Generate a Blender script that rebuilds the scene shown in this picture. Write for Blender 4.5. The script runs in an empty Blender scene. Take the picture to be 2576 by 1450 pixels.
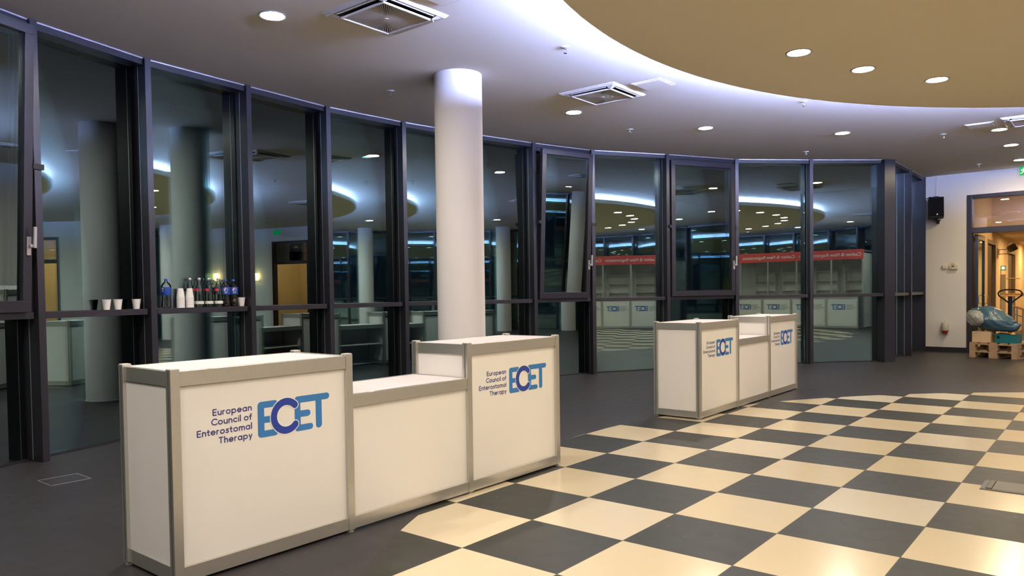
import bpy, math, random
from mathutils import Vector, Matrix
random.seed(7)
PI = math.pi
S = bpy.context.scene
COL = S.collection
R = math.radians

# ------------------------------------------------------------------ materials
def new_mat(name):
    m = bpy.data.materials.new(name); m.use_nodes = True
    nt = m.node_tree; nt.nodes.clear()
    out = nt.nodes.new('ShaderNodeOutputMaterial')
    return m, nt, out

def pbr(name, col, rough=.5, metal=0., spec=.5, noise=0., nscale=8., bump=0., bscale=60., trans=0., alpha=1.):
    m, nt, out = new_mat(name)
    b = nt.nodes.new('ShaderNodeBsdfPrincipled')
    b.inputs['Base Color'].default_value = (*col, 1)
    b.inputs['Roughness'].default_value = rough
    b.inputs['Metallic'].default_value = metal
    b.inputs['Specular IOR Level'].default_value = spec
    b.inputs['Transmission Weight'].default_value = trans
    b.inputs['Alpha'].default_value = alpha
    if noise or bump:
        tc = nt.nodes.new('ShaderNodeTexCoord')
    if noise:
        n = nt.nodes.new('ShaderNodeTexNoise'); n.inputs['Scale'].default_value = nscale; n.inputs['Detail'].default_value = 5
        nt.links.new(tc.outputs['Object'], n.inputs['Vector'])
        mx = nt.nodes.new('ShaderNodeMix'); mx.data_type = 'RGBA'
        mx.inputs['A'].default_value = (*[c * (1 - noise) for c in col], 1)
        mx.inputs['B'].default_value = (*[min(1, c * (1 + noise)) for c in col], 1)
        nt.links.new(n.outputs['Fac'], mx.inputs['Factor'])
        nt.links.new(mx.outputs['Result'], b.inputs['Base Color'])
    if bump:
        n2 = nt.nodes.new('ShaderNodeTexNoise'); n2.inputs['Scale'].default_value = bscale; n2.inputs['Detail'].default_value = 3
        nt.links.new(tc.outputs['Object'], n2.inputs['Vector'])
        bp = nt.nodes.new('ShaderNodeBump'); bp.inputs['Strength'].default_value = bump; bp.inputs['Distance'].default_value = .01
        nt.links.new(n2.outputs['Fac'], bp.inputs['Height'])
        nt.links.new(bp.outputs['Normal'], b.inputs['Normal'])
    nt.links.new(b.outputs['BSDF'], out.inputs['Surface'])
    return m

def emis(name, col, strength):
    m, nt, out = new_mat(name)
    e = nt.nodes.new('ShaderNodeEmission')
    e.inputs['Color'].default_value = (*col, 1); e.inputs['Strength'].default_value = strength
    nt.links.new(e.outputs['Emission'], out.inputs['Surface'])
    return m

def window_glass(name, ior=1.5, gain=5.6, tint=(.76, .82, .80), rtint=(.70, .93, .97)):
    m, nt, out = new_mat(name)
    fr = nt.nodes.new('ShaderNodeFresnel'); fr.inputs['IOR'].default_value = ior
    mu = nt.nodes.new('ShaderNodeMath'); mu.operation = 'MULTIPLY'; mu.use_clamp = True; mu.inputs[1].default_value = gain
    nt.links.new(fr.outputs['Fac'], mu.inputs[0])
    tr = nt.nodes.new('ShaderNodeBsdfTransparent'); tr.inputs['Color'].default_value = (*tint, 1)
    gl = nt.nodes.new('ShaderNodeBsdfGlossy'); gl.inputs['Roughness'].default_value = 0.0; gl.inputs['Color'].default_value = (*rtint, 1)
    mx = nt.nodes.new('ShaderNodeMixShader')
    nt.links.new(mu.outputs[0], mx.inputs['Fac']); nt.links.new(tr.outputs[0], mx.inputs[1]); nt.links.new(gl.outputs[0], mx.inputs[2])
    nt.links.new(mx.outputs[0], out.inputs['Surface'])
    return m

def floor_mat():
    m, nt, out = new_mat('stone_floor')
    N, L = nt.nodes.new, nt.links.new
    def math_(op, a, b=None, clamp=False):
        n = N('ShaderNodeMath'); n.operation = op; n.use_clamp = clamp
        for i, v in enumerate((a, b)):
            if v is None: continue
            if isinstance(v, (int, float)): n.inputs[i].default_value = v
            else: L(v, n.inputs[i])
        return n.outputs[0]
    def mix(f, a, b):
        n = N('ShaderNodeMix'); n.data_type = 'RGBA'
        if isinstance(f, (int, float)): n.inputs['Factor'].default_value = f
        else: L(f, n.inputs['Factor'])
        for k, v in (('A', a), ('B', b)):
            if isinstance(v, tuple): n.inputs[k].default_value = (*v, 1)
            else: L(v, n.inputs[k])
        return n.outputs['Result']
    g = N('ShaderNodeNewGeometry'); sp = N('ShaderNodeSeparateXYZ'); L(g.outputs['Position'], sp.inputs[0])
    x = math_('DIVIDE', sp.outputs['X'], .61); y = math_('DIVIDE', sp.outputs['Y'], .61)
    fx = math_('FLOOR', x); fy = math_('FLOOR', y)
    par = math_('FLOORED_MODULO', math_('ADD', fx, fy), 2.0)
    dx = math_('SUBTRACT', sp.outputs['X'], 5.342); dy = math_('SUBTRACT', sp.outputs['Y'], 2.445)
    rr = math_('SQRT', math_('ADD', math_('MULTIPLY', dx, dx), math_('MULTIPLY', dy, dy)))
    inside = math_('LESS_THAN', rr, 6.57)
    light = math_('MULTIPLY', math_('SUBTRACT', 1.0, par), inside)
    # per-tile variation
    cb = N('ShaderNodeCombineXYZ'); L(fx, cb.inputs[0]); L(fy, cb.inputs[1])
    wn = N('ShaderNodeTexWhiteNoise'); wn.noise_dimensions = '2D'; L(cb.outputs[0], wn.inputs['Vector'])
    n1 = N('ShaderNodeTexNoise'); n1.inputs['Scale'].default_value = 1.7; n1.inputs['Detail'].default_value = 8; n1.inputs['Roughness'].default_value = .65
    L(g.outputs['Position'], n1.inputs['Vector'])
    n2 = N('ShaderNodeTexNoise'); n2.inputs['Scale'].default_value = 9; n2.inputs['Detail'].default_value = 6
    L(g.outputs['Position'], n2.inputs['Vector'])
    lightc = mix(math_('POWER', wn.outputs['Value'], 5.0), (.60, .505, .335), (.60, .54, .43))
    lightc = mix(math_('MULTIPLY', n1.outputs['Fac'], .12), lightc, (.49, .41, .29))
    darkc = mix(n1.outputs['Fac'], (.014, .0155, .011), (.032, .033, .0255))
    darkc = mix(math_('MULTIPLY', wn.outputs['Value'], .5), darkc, (.020, .0205, .017))
    # pale scuffs on the dark stone
    sc = N('ShaderNodeTexNoise'); sc.inputs['Scale'].default_value = 17; sc.inputs['Detail'].default_value = 3
    L(g.outputs['Position'], sc.inputs['Vector'])
    sf = math_('MULTIPLY', math_('SUBTRACT', sc.outputs['Fac'], .70, True), 9.0, True)
    darkc = mix(sf, darkc, (.13, .125, .105))
    # border stone: large grey slabs, warmer and darker
    bord = mix(n1.outputs['Fac'], (.021, .019, .019), (.042, .038, .038))
    bord = mix(math_('MULTIPLY', n2.outputs['Fac'], .35), bord, (.030, .027, .027))
    bord = mix(sf, bord, (.10, .094, .09))
    col = mix(inside, bord, darkc)
    # joints
    def edge(v):
        f = math_('FRACT', v); return math_('MINIMUM', f, math_('SUBTRACT', 1.0, f))
    e = math_('MINIMUM', edge(x), edge(y))
    col = mix(light, col, lightc)
    j = math_('MULTIPLY', math_('LESS_THAN', e, .0035), math_('SUBTRACT', .8, math_('MULTIPLY', math_('SUBTRACT', 1.0, inside), .55)))
    col = mix(j, col, (.05, .045, .04))
    b = N('ShaderNodeBsdfPrincipled'); L(col, b.inputs['Base Color'])
    ro = math_('ADD', .15, math_('MULTIPLY', n2.outputs['Fac'], .10))
    ro = math_('ADD', ro, math_('MULTIPLY', math_('SUBTRACT', 1.0, light), .24))
    L(ro, b.inputs['Roughness']); L(math_('ADD', .26, math_('MULTIPLY', light, .14)), b.inputs['Specular IOR Level'])
    L(b.outputs[0], out.inputs['Surface'])
    return m

M = {}
M['floor'] = floor_mat()
M['ceiling'] = pbr('ceiling_plaster', (.93, .895, .84), .9, spec=.1, noise=.02, nscale=.7)
M['disc'] = pbr('disc_plaster', (.90, .82, .64), .9, spec=.1, noise=.02, nscale=.6)
M['wall'] = pbr('white_wall_paint', (.74, .71, .67), .9, spec=.15, noise=.03, nscale=1.5, bump=.05, bscale=120)
M['column'] = pbr('column_paint', (.78, .745, .73), .75, spec=.2, bump=.03, bscale=90)
M['frame'] = pbr('anthracite_metal', (.022, .0195, .025), .32, metal=.15, spec=.5, noise=.08, nscale=6)
M['bead'] = pbr('aluminium_bead', (.62, .60, .64), .35, metal=.8)
M['glass'] = window_glass('facade_glass')
M['clearglass'] = window_glass('door_glass', 1.5, 4.0, (.9, .92, .9), (1, 1, 1))
M['panel'] = pbr('white_laminate', (.83, .80, .75), .42, spec=.4, noise=.012, nscale=3)
M['worktop'] = pbr('white_worktop', (.61, .565, .56), .6, spec=.22)
M['alu'] = pbr('brushed_aluminium', (.62, .60, .54), .34, metal=.85, noise=.06, nscale=40)
M['alu_dark'] = pbr('dark_grey_and_slot_shade', (.12, .115, .11), .5, metal=.3)
M['foot'] = pbr('grey_plastic', (.33, .32, .30), .5)
M['logo_light'] = pbr('vinyl_light_blue', (.040, .20, .50), .45)
M['logo_dark'] = pbr('vinyl_royal_blue', (.020, .050, .32), .45)
M['logo_white'] = pbr('vinyl_white', (.86, .85, .82), .45)
M['logo_text'] = pbr('vinyl_navy_text', (.036, .036, .19), .45)
M['white_plastic'] = pbr('white_plastic', (.74, .71, .68), .4)
M['vent'] = pbr('vent_plastic', (.66, .62, .58), .45)
M['vent_dark'] = pbr('vent_cavity', (.018, .016, .02), .6)
M['chrome'] = pbr('chrome', (.7, .7, .72), .2, metal=1.)
M['downlight_ring'] = pbr('downlight_ring', (.55, .55, .58), .25, metal=.7)
M['black'] = pbr('black_plastic', (.006, .006, .007), .6, spec=.25)
M['black_cloth'] = pbr('speaker_grille', (.004, .004, .004), .9, spec=.1, bump=.3, bscale=300)
M['paper'] = pbr('white_paper', (.82, .79, .80), .7)
M['pen'] = pbr('pen_mark', (.35, .38, .62), .7)
M['bottle'] = window_glass('bottle_plastic', 1.45, 1.5, (.93, .95, .95), (1, 1, 1))
M['bottle_green'] = window_glass('bottle_glass', 1.5, 1.7, (.95, .985, .965), (.9, 1, .96))
M['cola'] = pbr('cola', (.012, .006, .004), .1)
M['cap_blue'] = pbr('blue_cap', (.012, .06, .33), .4)
M['label_blue'] = pbr('blue_label', (.010, .052, .30), .35)
M['red'] = pbr('red_label', (.55, .02, .03), .4)
M['label_white'] = pbr('white_label', (.70, .70, .68), .5)
M['cap_silver'] = pbr('silver_cap', (.62, .60, .60), .3, metal=.6)
M['wood'] = pbr('pallet_wood', (.36, .23, .13), .8, noise=.35, nscale=12)
M['cardboard'] = pbr('cardboard', (.62, .43, .25), .8, noise=.06, nscale=6)
M['orange_box'] = pbr('orange_card', (.48, .20, .05), .7)
M['teal'] = pbr('teal_plastic', (.008, .135, .15), .4)
M['bag'] = pbr('blue_bin_liner', (.045, .10, .135), .28, spec=.6, bump=.6, bscale=14)
M['liner'] = pbr('clear_film', (.50, .48, .45), .18, spec=.8, bump=.5, bscale=18, alpha=.62)
M['yellow'] = pbr('yellow_paint', (.70, .34, .05), .45)
M['handrail'] = pbr('oak_handrail', (.55, .30, .09), .45, noise=.15, nscale=15)
M['steel'] = pbr('steel_tube', (.35, .31, .25), .35, metal=.6)
M['corridor'] = pbr('corridor_paint', (.80, .66, .45), .9, noise=.03, nscale=2)
M['cream_plastic'] = pbr('cream_plastic', (.64, .58, .44), .5)
M['siren_grey'] = pbr('siren_grey', (.50, .47, .40), .45)
M['siren_red'] = pbr('siren_red', (.28, .02, .015), .3)
M['green_sign'] = emis('green_sign', (.01, .36, .12), .9)
M['sign_fig'] = emis('sign_figure', (.95, .95, .42), 1.1)
M['acrylic'] = window_glass('acrylic', 1.45, 1.0, (.95, .97, .94), (1, 1, 1))
M['banner'] = pbr('red_banner', (.60, .055, .035), .5)
M['lamp_shade'] = emis('lamp_shade_glow', (1., .62, .20), 9.)
M['green_led'] = emis('green_led', (.2, 1., .5), 4.)
WARM_OUT = (1.0, .90, .77)
WARM_IN = (1.0, .86, .66)
M['lens_out'] = emis('downlight_lens_outer', WARM_OUT, 440.)
M['lens_in'] = emis('downlight_lens_inner', WARM_IN, 148.)
M['lens_corr'] = emis('corridor_lens', (1., .62, .27), 300.)
M['lens_booth_added'] = emis('added_spot_lens', (1., .93, .82), 700.)
M['lens_dim'] = emis('downlight_lens_dim', (1.0, .82, .52), 270.)
M['led'] = emis('led_strip', (.42, .515, 1.0), 510.)

# ------------------------------------------------------------------ mesh builder
class MB:
    def __init__(s): s.v = []; s.f = []; s.mi = []; s.sm = []
    def add(s, vs, fs, mi=0, smooth=False):
        o = len(s.v); s.v += [tuple(v) for v in vs]
        for f in fs: s.f.append([i + o for i in f]); s.mi.append(mi); s.sm.append(smooth)
        return s
    def box(s, x0, x1, y0, y1, z0, z1, mi=0):
        vs = [(x, y, z) for z in (z0, z1) for y in (y0, y1) for x in (x0, x1)]
        return s.add(vs, [(0, 2, 3, 1), (4, 5, 7, 6), (0, 1, 5, 4), (2, 6, 7, 3), (0, 4, 6, 2), (1, 3, 7, 5)], mi)
    def obox(s, c, sx, sy, sz, rot=None, mi=0):
        rot = rot or Matrix.Identity(3)
        vs = [Vector(c) + rot @ Vector((x * sx / 2, y * sy / 2, z * sz / 2)) for z in (-1, 1) for y in (-1, 1) for x in (-1, 1)]
        return s.add(vs, [(0, 2, 3, 1), (4, 5, 7, 6), (0, 1, 5, 4), (2, 6, 7, 3), (0, 4, 6, 2), (1, 3, 7, 5)], mi)
    def lathe(s, prof, c=(0, 0, 0), n=24, mi=0, smooth=True, cap=True):
        vs = []; fs = []
        for r, z in prof:
            for k in range(n):
                a = 2 * PI * k / n; vs.append((c[0] + r * math.cos(a), c[1] + r * math.sin(a), c[2] + z))
        for i in range(len(prof) - 1):
            for k in range(n):
                k2 = (k + 1) % n
                fs.append((i * n + k, i * n + k2, (i + 1) * n + k2, (i + 1) * n + k))
        s.add(vs, fs, mi, smooth)
        if cap:
            if prof[0][0] > 1e-6: s.add(vs[:n], [tuple(range(n - 1, -1, -1))], mi)
            if prof[-1][0] > 1e-6: s.add(vs[-n:], [tuple(range(n))], mi)
        return s
    def ring(s, r0, r1, z0, z1, c=(0, 0, 0), n=48, mi=0):
        return s.lathe([(r0, z0), (r1, z0), (r1, z1), (r0, z1), (r0, z0)], c, n, mi, False, False)
    def tube(s, pts, r, n=10, mi=0, smooth=True):
        pts = [Vector(p) for p in pts]; rings = []
        rs = r if isinstance(r, (list, tuple)) else [r] * len(pts)
        up = None; vs = []
        for i, p in enumerate(pts):
            d = (pts[min(i + 1, len(pts) - 1)] - pts[max(i - 1, 0)]).normalized()
            if up is None:
                up = Vector((0, 0, 1)) if abs(d.z) < .9 else Vector((1, 0, 0))
            a = d.cross(up).normalized(); b = a.cross(d).normalized(); up = b
            for k in range(n):
                t = 2 * PI * k / n; vs.append(p + (a * math.cos(t) + b * math.sin(t)) * rs[i])
        fs = []
        for i in range(len(pts) - 1):
            for k in range(n):
                k2 = (k + 1) % n; fs.append((i * n + k, (i + 1) * n + k, (i + 1) * n + k2, i * n + k2))
        s.add(vs, fs, mi, smooth)
        s.add(vs[:n], [tuple(range(n))], mi); s.add(vs[-n:], [tuple(range(n - 1, -1, -1))], mi)
        return s
    def build(s, name, mats, parent=None, bevel=0.):
        me = bpy.data.meshes.new(name); me.from_pydata(s.v, [], s.f)
        mats = mats if isinstance(mats, (list, tuple)) else [mats]
        for m in mats: me.materials.append(m)
        for p, mi, sm in zip(me.polygons, s.mi, s.sm): p.material_index = mi; p.use_smooth = sm
        me.update()
        if any(s.sm): me.set_sharp_from_angle(angle=R(38))
        o = bpy.data.objects.new(name, me); COL.objects.link(o)
        if parent is not None: o.parent = parent
        if bevel:
            b = o.modifiers.new('edge', 'BEVEL'); b.width = bevel; b.segments = 2; b.limit_method = 'ANGLE'; b.angle_limit = R(50)
        return o

def tag(o, label=None, cat=None, group=None, kind=None):
    if label: o['label'] = label
    if cat: o['category'] = cat
    if group: o['group'] = group
    if kind: o['kind'] = kind
    return o
def thing(name, loc=(0, 0, 0), rz=0., label=None, cat=None, group=None, kind=None):
    o = bpy.data.objects.new(name, None); COL.objects.link(o); o.empty_display_size = .1
    o.location = loc; o.rotation_euler = (0, 0, rz)
    return tag(o, label, cat, group, kind)
def struct(o, label=None, cat=None): return tag(o, label, cat, None, 'structure')
KIDS = {}
def copy_tree(o, parent=None, loc=None, rz=None):
    c = o.copy(); COL.objects.link(c)
    if parent is not None: c.parent = parent
    if loc is not None: c.location = loc
    if rz is not None: c.rotation_euler = (0, 0, rz)
    for ch in [q for q in COL.objects if q.parent is o]: copy_tree(ch, c)
    return c
def light_prop(o):
    return o

# 2D ribbon strokes -------------------------------------------------
def stroke(mb, pts, w, mp, mi=0, caps=(True, True), n=8):
    """flat ribbon along 2-D points with round ends; mp maps (a, b) to 3-D"""
    P = [Vector(p) for p in pts]; h = w / 2; Ls = []; Rs = []
    if len(P) > 8 and (P[0] - P[-1]).length < w * .5 and (P[0] - P[-1]).length < .3 * w + 1e-9:
        m = len(P) - 1; vs = []
        for i in range(m):
            d = (P[(i + 1) % m] - P[i - 1]).normalized(); nn = Vector((-d.y, d.x))
            vs += [mp(*(P[i] + nn * h)), mp(*(P[i] - nn * h))]
        mb.add(vs, [(2 * i + 1, 2 * ((i + 1) % m) + 1, 2 * ((i + 1) % m), 2 * i) for i in range(m)], mi)
        return
    for i, p in enumerate(P):
        d = (P[min(i + 1, len(P) - 1)] - P[max(i - 1, 0)]).normalized(); nn = Vector((-d.y, d.x))
        Ls.append(p + nn * h); Rs.append(p - nn * h)
    loop = list(Rs)
    if caps[1]:
        d = (P[-1] - P[-2]).normalized(); a0 = math.atan2(-d.x, d.y)
        loop += [P[-1] + Vector((math.cos(a0 + PI * k / n), math.sin(a0 + PI * k / n))) * h for k in range(1, n)]
    loop += list(reversed(Ls))
    if caps[0]:
        d = (P[0] - P[1]).normalized(); a0 = math.atan2(-d.x, d.y)
        loop += [P[0] + Vector((math.cos(a0 + PI * k / n), math.sin(a0 + PI * k / n))) * h for k in range(1, n)]
    m = len(P)
    vs = [mp(*p) for p in loop]
    L0 = m + (n - 1 if caps[1] else 0)          # index of first reversed-left vertex
    fs = []
    for i in range(m - 1):
        fs.append((i, i + 1, L0 + (m - 1 - (i + 1)), L0 + (m - 1 - i)))
    if caps[1]: fs.append(tuple(range(m - 1, L0 + 1)))
    if caps[0]: fs.append(tuple(range(L0 + m - 1, len(loop))) + (0,))
    mb.add(vs, fs, mi)
def arc(cx, cy, r, a0, a1, n=24, ry=None):
    ry = ry or r
    return [(cx + r * math.cos(R(a0 + (a1 - a0) * k / n)), cy + ry * math.sin(R(a0 + (a1 - a0) * k / n))) for k in range(n + 1)]
H_ = .0775
GL = {
 'E': (.60, [[(H_, H_), (H_, 1 - H_)], [(H_, H_), (.52, H_)], [(H_, .5), (.48, .5)], [(H_, 1 - H_), (.52, 1 - H_)]]),
 'u': (.58, [[(H_, .62)] + arc(.289, .289, .2115, 180, 360, 14) + [(.50, .30)], [(.50, .62), (.50, H_)]]),
 'r': (.40, [[(H_, H_), (H_, .62)], arc(.30, .39, .2225, 180, 88, 10)]),
 'o': (.70, [arc(.35, .35, .2725, 0, 360, 30)]),
 'p': (.72, [arc(.35, .35, .2725, 0, 360, 30), [(H_, .62), (H_, -.24)]]),
 'e': (.70, [arc(.35, .35, .2725, 5, 315, 26), [(H_, .35), (.61, .35)]]),
 'a': (.72, [arc(.35, .35, .2725, 0, 360, 30), [(.6225, .62), (.6225, H_)]]),
 'n': (.58, [[(H_, H_), (H_, .62)], arc(.289, .411, .2115, 180, 0, 14) + [(.50, H_)]]),
 'h': (.58, [[(H_, H_), (H_, .98)], arc(.289, .411, .2115, 180, 0, 14) + [(.50, H_)]]),
 'm': (.92, [[(H_, H_), (H_, .62)], arc(.268, .43, .19, 180, 0, 14) + [(.458, H_)], arc(.648, .43, .19, 180, 0, 14) + [(.838, H_)]]),
 'C': (.82, [arc(.5, .5, .4225, 45, 315, 26)]),
 'c': (.62, [arc(.35, .35, .2725, 45, 315, 22)]),
 'i': (.16, [[(H_, H_), (H_, .62)], [(H_, .86), (H_, .875)]]),
 'l': (.16, [[(H_, H_), (H_, .98)]]),
 'f': (.40, [[(.17, H_), (.17, .74)] + arc(.335, .755, .165, 170, 85, 8), [(.02, .60), (.34, .60)]]),
 't': (.40, [[(.18, .86), (.18, .22)] + arc(.30, .20, .12, 180, 285, 7), [(.02, .60), (.36, .60)]]),
 's': (.50, [[(.41, .55), (.34, .605), (.25, .62), (.155, .60), (.105, .545), (.11, .47), (.17, .41), (.30, .35), (.385, .29), (.41, .215), (.375, .135), (.29, .085), (.21, .08), (.125, .105), (.07, .16)]]),
 'y': (.56, [[(.06, .62), (.285, .10)], [(.50, .62), (.19, -.22)]]),
 'T': (.68, [[(H_, 1 - H_), (.60, 1 - H_)], [(.34, 1 - H_), (.34, H_)]]),
 ' ': (.22, []),
}
def text_line(mb, txt, right, base, width, cap, mp, mi=0):
    gap = .10; adv = 0; items = []
    for ch in txt:
        w, st = GL[ch]; items.append((adv, st)); adv += w + gap
    adv -= gap
    sx = width / adv; x0 = right - width; k = 0
    for a, st in items:
        for pl in st:
            pts = [(x0 + (a + p[0]) * sx, base + p[1] * cap) for p in pl]
            k += 1
            stroke(mb, pts, .168 * cap, lambda u, v, kk=k: mp(u, v, (kk % 7) * 9e-5), mi, n=6)

def ecet_logo(parent, x, y0, z0=0., k=1., sg=1):
    """lettering on the plane X = x (local), y0 = left edge of the first E"""
    lb = MB(); cnt = [0]
    def st(pts, w, **kw):
        cnt[0] += 1; d = .0006 + cnt[0] * 7e-5
        stroke(lb, pts, w, lambda a, b: (x + sg * d, y0 + sg * a * k, z0 + b), 0, n=10, **kw)
    st([(.0188, .6415), (.0188, .7855)], .0376)
    st([(.0188, .7880), (.100, .7880)], .0335)
    st([(.0188, .7110), (.075, .7110)], .0335, caps=(True, False))
    st([(.0188, .6390), (.100, .6390)], .0335)
    st([(.2383, .6410), (.2383, .7880)], .0368)
    st([(.2383, .7900), (.4285, .7900)], .0350)
    st([(.2383, .7130), (.3025, .7130)], .0345)
    st([(.2383, .6390), (.3190, .6390)], .0330)
    st([(.3744, .785), (.3744, .6420)], .0392)
    a = lb.build('emblem_letters', M['logo_light'], parent); a['label'] = 'light blue letters of the emblem'
    c = arc(.1680, .7142, .0748, 44, 318, 34, .0752)
    wb = MB(); stroke(wb, c, .0465, lambda a, b: (x + sg * .0014, y0 + sg * a * k, z0 + b), n=10)
    wb.build('emblem_outline', M['logo_white'], parent)
    db = MB(); stroke(db, c, .0372, lambda a, b: (x + sg * .0018, y0 + sg * a * k, z0 + b), n=10)
    o = db.build('emblem_letter', M['logo_dark'], parent); o['label'] = 'royal blue letter C of the emblem'
    tb = MB()
    mp = lambda u, v, e: (x + sg * (.0006 + e), y0 + sg * u * k, z0 + v)
    for t, base, w in (('European', .7680, .2110), ('Council of', .7218, .2190), ('Enterostomal', .6752, .2935), ('Therapy', .6290, .1830)):
        text_line(tb, t, -.0330, base, w, .0325, mp)
    o = tb.build('lettering', M['logo_text'], parent); o['label'] = 'navy words beside the emblem'

# ------------------------------------------------------------------ camera
SC = .61
F, YAW, PIT, ROL = 1893.26534, .69277, -.02749, -.01418
CAM = Vector((4.38761 * SC, -5.73271 * SC, 2.19917 * SC))
f = Vector((-math.sin(YAW) * math.cos(PIT), math.cos(YAW) * math.cos(PIT), math.sin(PIT)))
r = Vector((math.cos(YAW), math.sin(YAW), 0)); u = r.cross(f)
r2 = math.cos(ROL) * r + math.sin(ROL) * u; u2 = -math.sin(ROL) * r + math.cos(ROL) * u
cd = bpy.data.cameras.new('camera'); cam = bpy.data.objects.new('camera', cd); COL.objects.link(cam)
m3 = Matrix((r2, u2, -f)).transposed()
cam.matrix_world = Matrix.Translation(CAM) @ m3.to_4x4()
cd.sensor_width = 36; cd.sensor_fit = 'HORIZONTAL'; cd.lens = F / 2576 * 36
cd.shift_x = (1288 - 1257.08784) / 2576; cd.shift_y = (789.16035 - 725) / 2576
cd.clip_start = .05; cd.clip_end = 200
S.camera = cam

# ------------------------------------------------------------------ shell
ZC = 3.62
CX, CY = 5.30, 2.42
struct(MB().box(-8, 19, -11, 27, -.2, 0).build('floor', M['floor']), 'stone floor with round cream and grey chequered field', 'floor')
# main ceiling: stops at the far wall, where the corridor has its own ceiling
struct(MB().box(-6, 18, -9, 15.2, ZC, ZC + .15).build('ceiling', M['ceiling']), 'grey white plaster ceiling of the round hall', 'ceiling')

# suspended disc with LED cove
disc = thing('ceiling_disc', (CX, CY, 3.4), 0, 'large round plaster canopy hung below the ceiling with a blue lit rim', 'ceiling panel', kind='structure')
RD = 5.88
MB().lathe([(0.001, 0), (RD - .004, 0), (RD, .004), (RD, .085), (RD - .004, .09), (5.55, .09)], n=192, smooth=False, cap=False).build('soffit', M['disc'], disc)
MB().lathe([(5.55, .09), (5.55, .22)], n=192, cap=False).build('cove_upstand', M['ceiling'], disc)
led = MB()
led.lathe([(5.58, .094), (5.65, .094), (5.65, .120), (5.58, .120)], n=160, smooth=False, cap=False)
led.build('led_strip', M['led'], disc)

# ------------------------------------------------------------------ glass facade
MP = {'m0': (-4.163, -1.14), 'm1': (-4.474, -.062), 'm2': (-4.596, 1.084), 'm3': (-4.703, 2.22), 'm4': (-4.638, 3.397), 'm5': (-4.47, 4.55), 'm6': (-4.23, 5.70),
      'm7': (-3.903, 6.828), 'm8': (-3.195, 8.022), 'm9': (-2.53, 9.303), 'm10': (-1.582, 10.3), 'm11': (-.56, 11.29), 'n11': (-.50, 11.42), 'm12': (-.502, 12.877), 'w': (-.51, 14.27)}
MP['mm'] = (MP['m0'][0] - 1.15 * math.cos(R(112)), MP['m0'][1] - 1.15 * math.sin(R(112)))
WIN = [0]
def frame_of(a, b):
    A = Vector(a); B = Vector(b); d = B - A
    return A, d.length, math.atan2(d.y, d.x)
def fixed_window(a, b, label, sash=None, mull=True, shelf=True, lastgap=.03, yaw=0.):
    WIN[0] += 1
    A, L, ang = frame_of(a, b)
    t = thing('window_%d' % WIN[0], (A.x, A.y, 0), ang, label, 'window', kind='structure')
    if mull:
        mb = MB().box(-.03, .03, 0, .19, 0, ZC - .002).box(-.022, .022, .19, .30, 0, ZC - .002)
        mb.box(-.0312, .0312, .120, .126, .01, ZC - .06, 1)  # pale strip standing for the reflected line along the mullion joint
        mb.build('mullion', [M['frame'], M['bead']], t)
    mb = MB().box(.03, L - lastgap, .035, .20, 3.553, 3.606)
    mb.build('top_rail', M['frame'], t)
    MB().box(.03, L - lastgap, .028, .05, 3.607, ZC - .001).build('ceiling_bead', M['bead'], t)
    MB().box(.03, L - lastgap, .165, .215, 0.001, .016).build('bottom_rail', M['frame'], t)
    def set_pane(z0, z1):                              # panes sit a degree or so off true in their frames
        o = MB().box(.032, L - .032, .190, .216, z0, z1).build('pane', M['glass'], t)
        c = Vector((L / 2, .203, 0)); q = Matrix.Rotation(R(yaw), 3, 'Z')
        o.rotation_euler = (0, 0, R(yaw)); o.location = c - q @ c
    set_pane(.018, 1.184)
    if shelf:
        MB().box(.052, L - .052, .028, .225, 1.182, 1.237).build('sill', M['frame'], t, bevel=.002)
    if sash is None:
        set_pane(1.236, 3.556)
    else:
        # fixed outer frame set back between the mullions, opening sash in front
        mb = MB().box(.03, .075, .055, .20, 1.238, 3.553).box(L - .075, L - .03, .055, .20, 1.238, 3.553)
        mb.box(.075, L - .075, .055, .20, 3.50, 3.553).box(.075, L - .075, .055, .20, 1.238, 1.27)
        mb.build('outer_frame', M['frame'], t)
        sh = 2.278; w0, w1 = .055, L - (.115 if sash else .062); fw = .078
        fr = MB()
        fr.box(w0, w1, -.022, .045, 0, fw + .015); fr.box(w0, w1, -.022, .045, sh - fw, sh)
        fr.box(w0, w0 + fw, -.022, .045, fw + .015, sh - fw); fr.box(w1 - fw, w1, -.022, .045, fw + .015, sh - fw)
        fr.box(w0 + fw, w1 - fw, .028, .045, fw + .015, fw + .03, 0); fr.box(w0 + fw, w1 - fw, .028, .045, sh - fw - .015, sh - fw)
        fr.box(w1 - fw - .012, w1 - fw, .028, .045, fw + .03, sh - fw - .015); fr.box(w0 + fw, w0 + fw + .012, .028, .045, fw + .03, sh - fw - .015)
        so = fr.build('sash', M['frame'], t, bevel=.002)
        so.location = (0, 0, 1.24); so.rotation_euler = (R(sash), 0, 0)
        MB().box(w0 + fw - .005, w1 - fw + .005, .012, .036, fw + .01, sh - fw + .005).build('pane', M['glass'], so)
        hx = w1 - .036
        hb = MB().box(hx - .018, hx + .018, -.034, -.022, .455, .605)
        hb.box(hx - .012, hx + .012, -.062, -.034, .52, .545)
        hb.box(hx - .006 + .012, hx + .020 + .012, -.078, -.060, .515, .685)
        hb.build('handle', M['white_plastic'] if False else M['bead'], so, bevel=.003)
        # restrictor blocks on the jambs
        MB().box(.012, .052, -.030, .02, 1.150, 1.195).build('stay', M['frame'], so)
        MB().box(w1 - .004, L - .02, -.030, .02, 1.150, 1.195).build('stay', M['frame'], so)
    return t
P = MP
fixed_window(P['mm'], P['m0'], 'glass bay with tilted opening sash at the left edge', sash=3.0)
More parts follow.
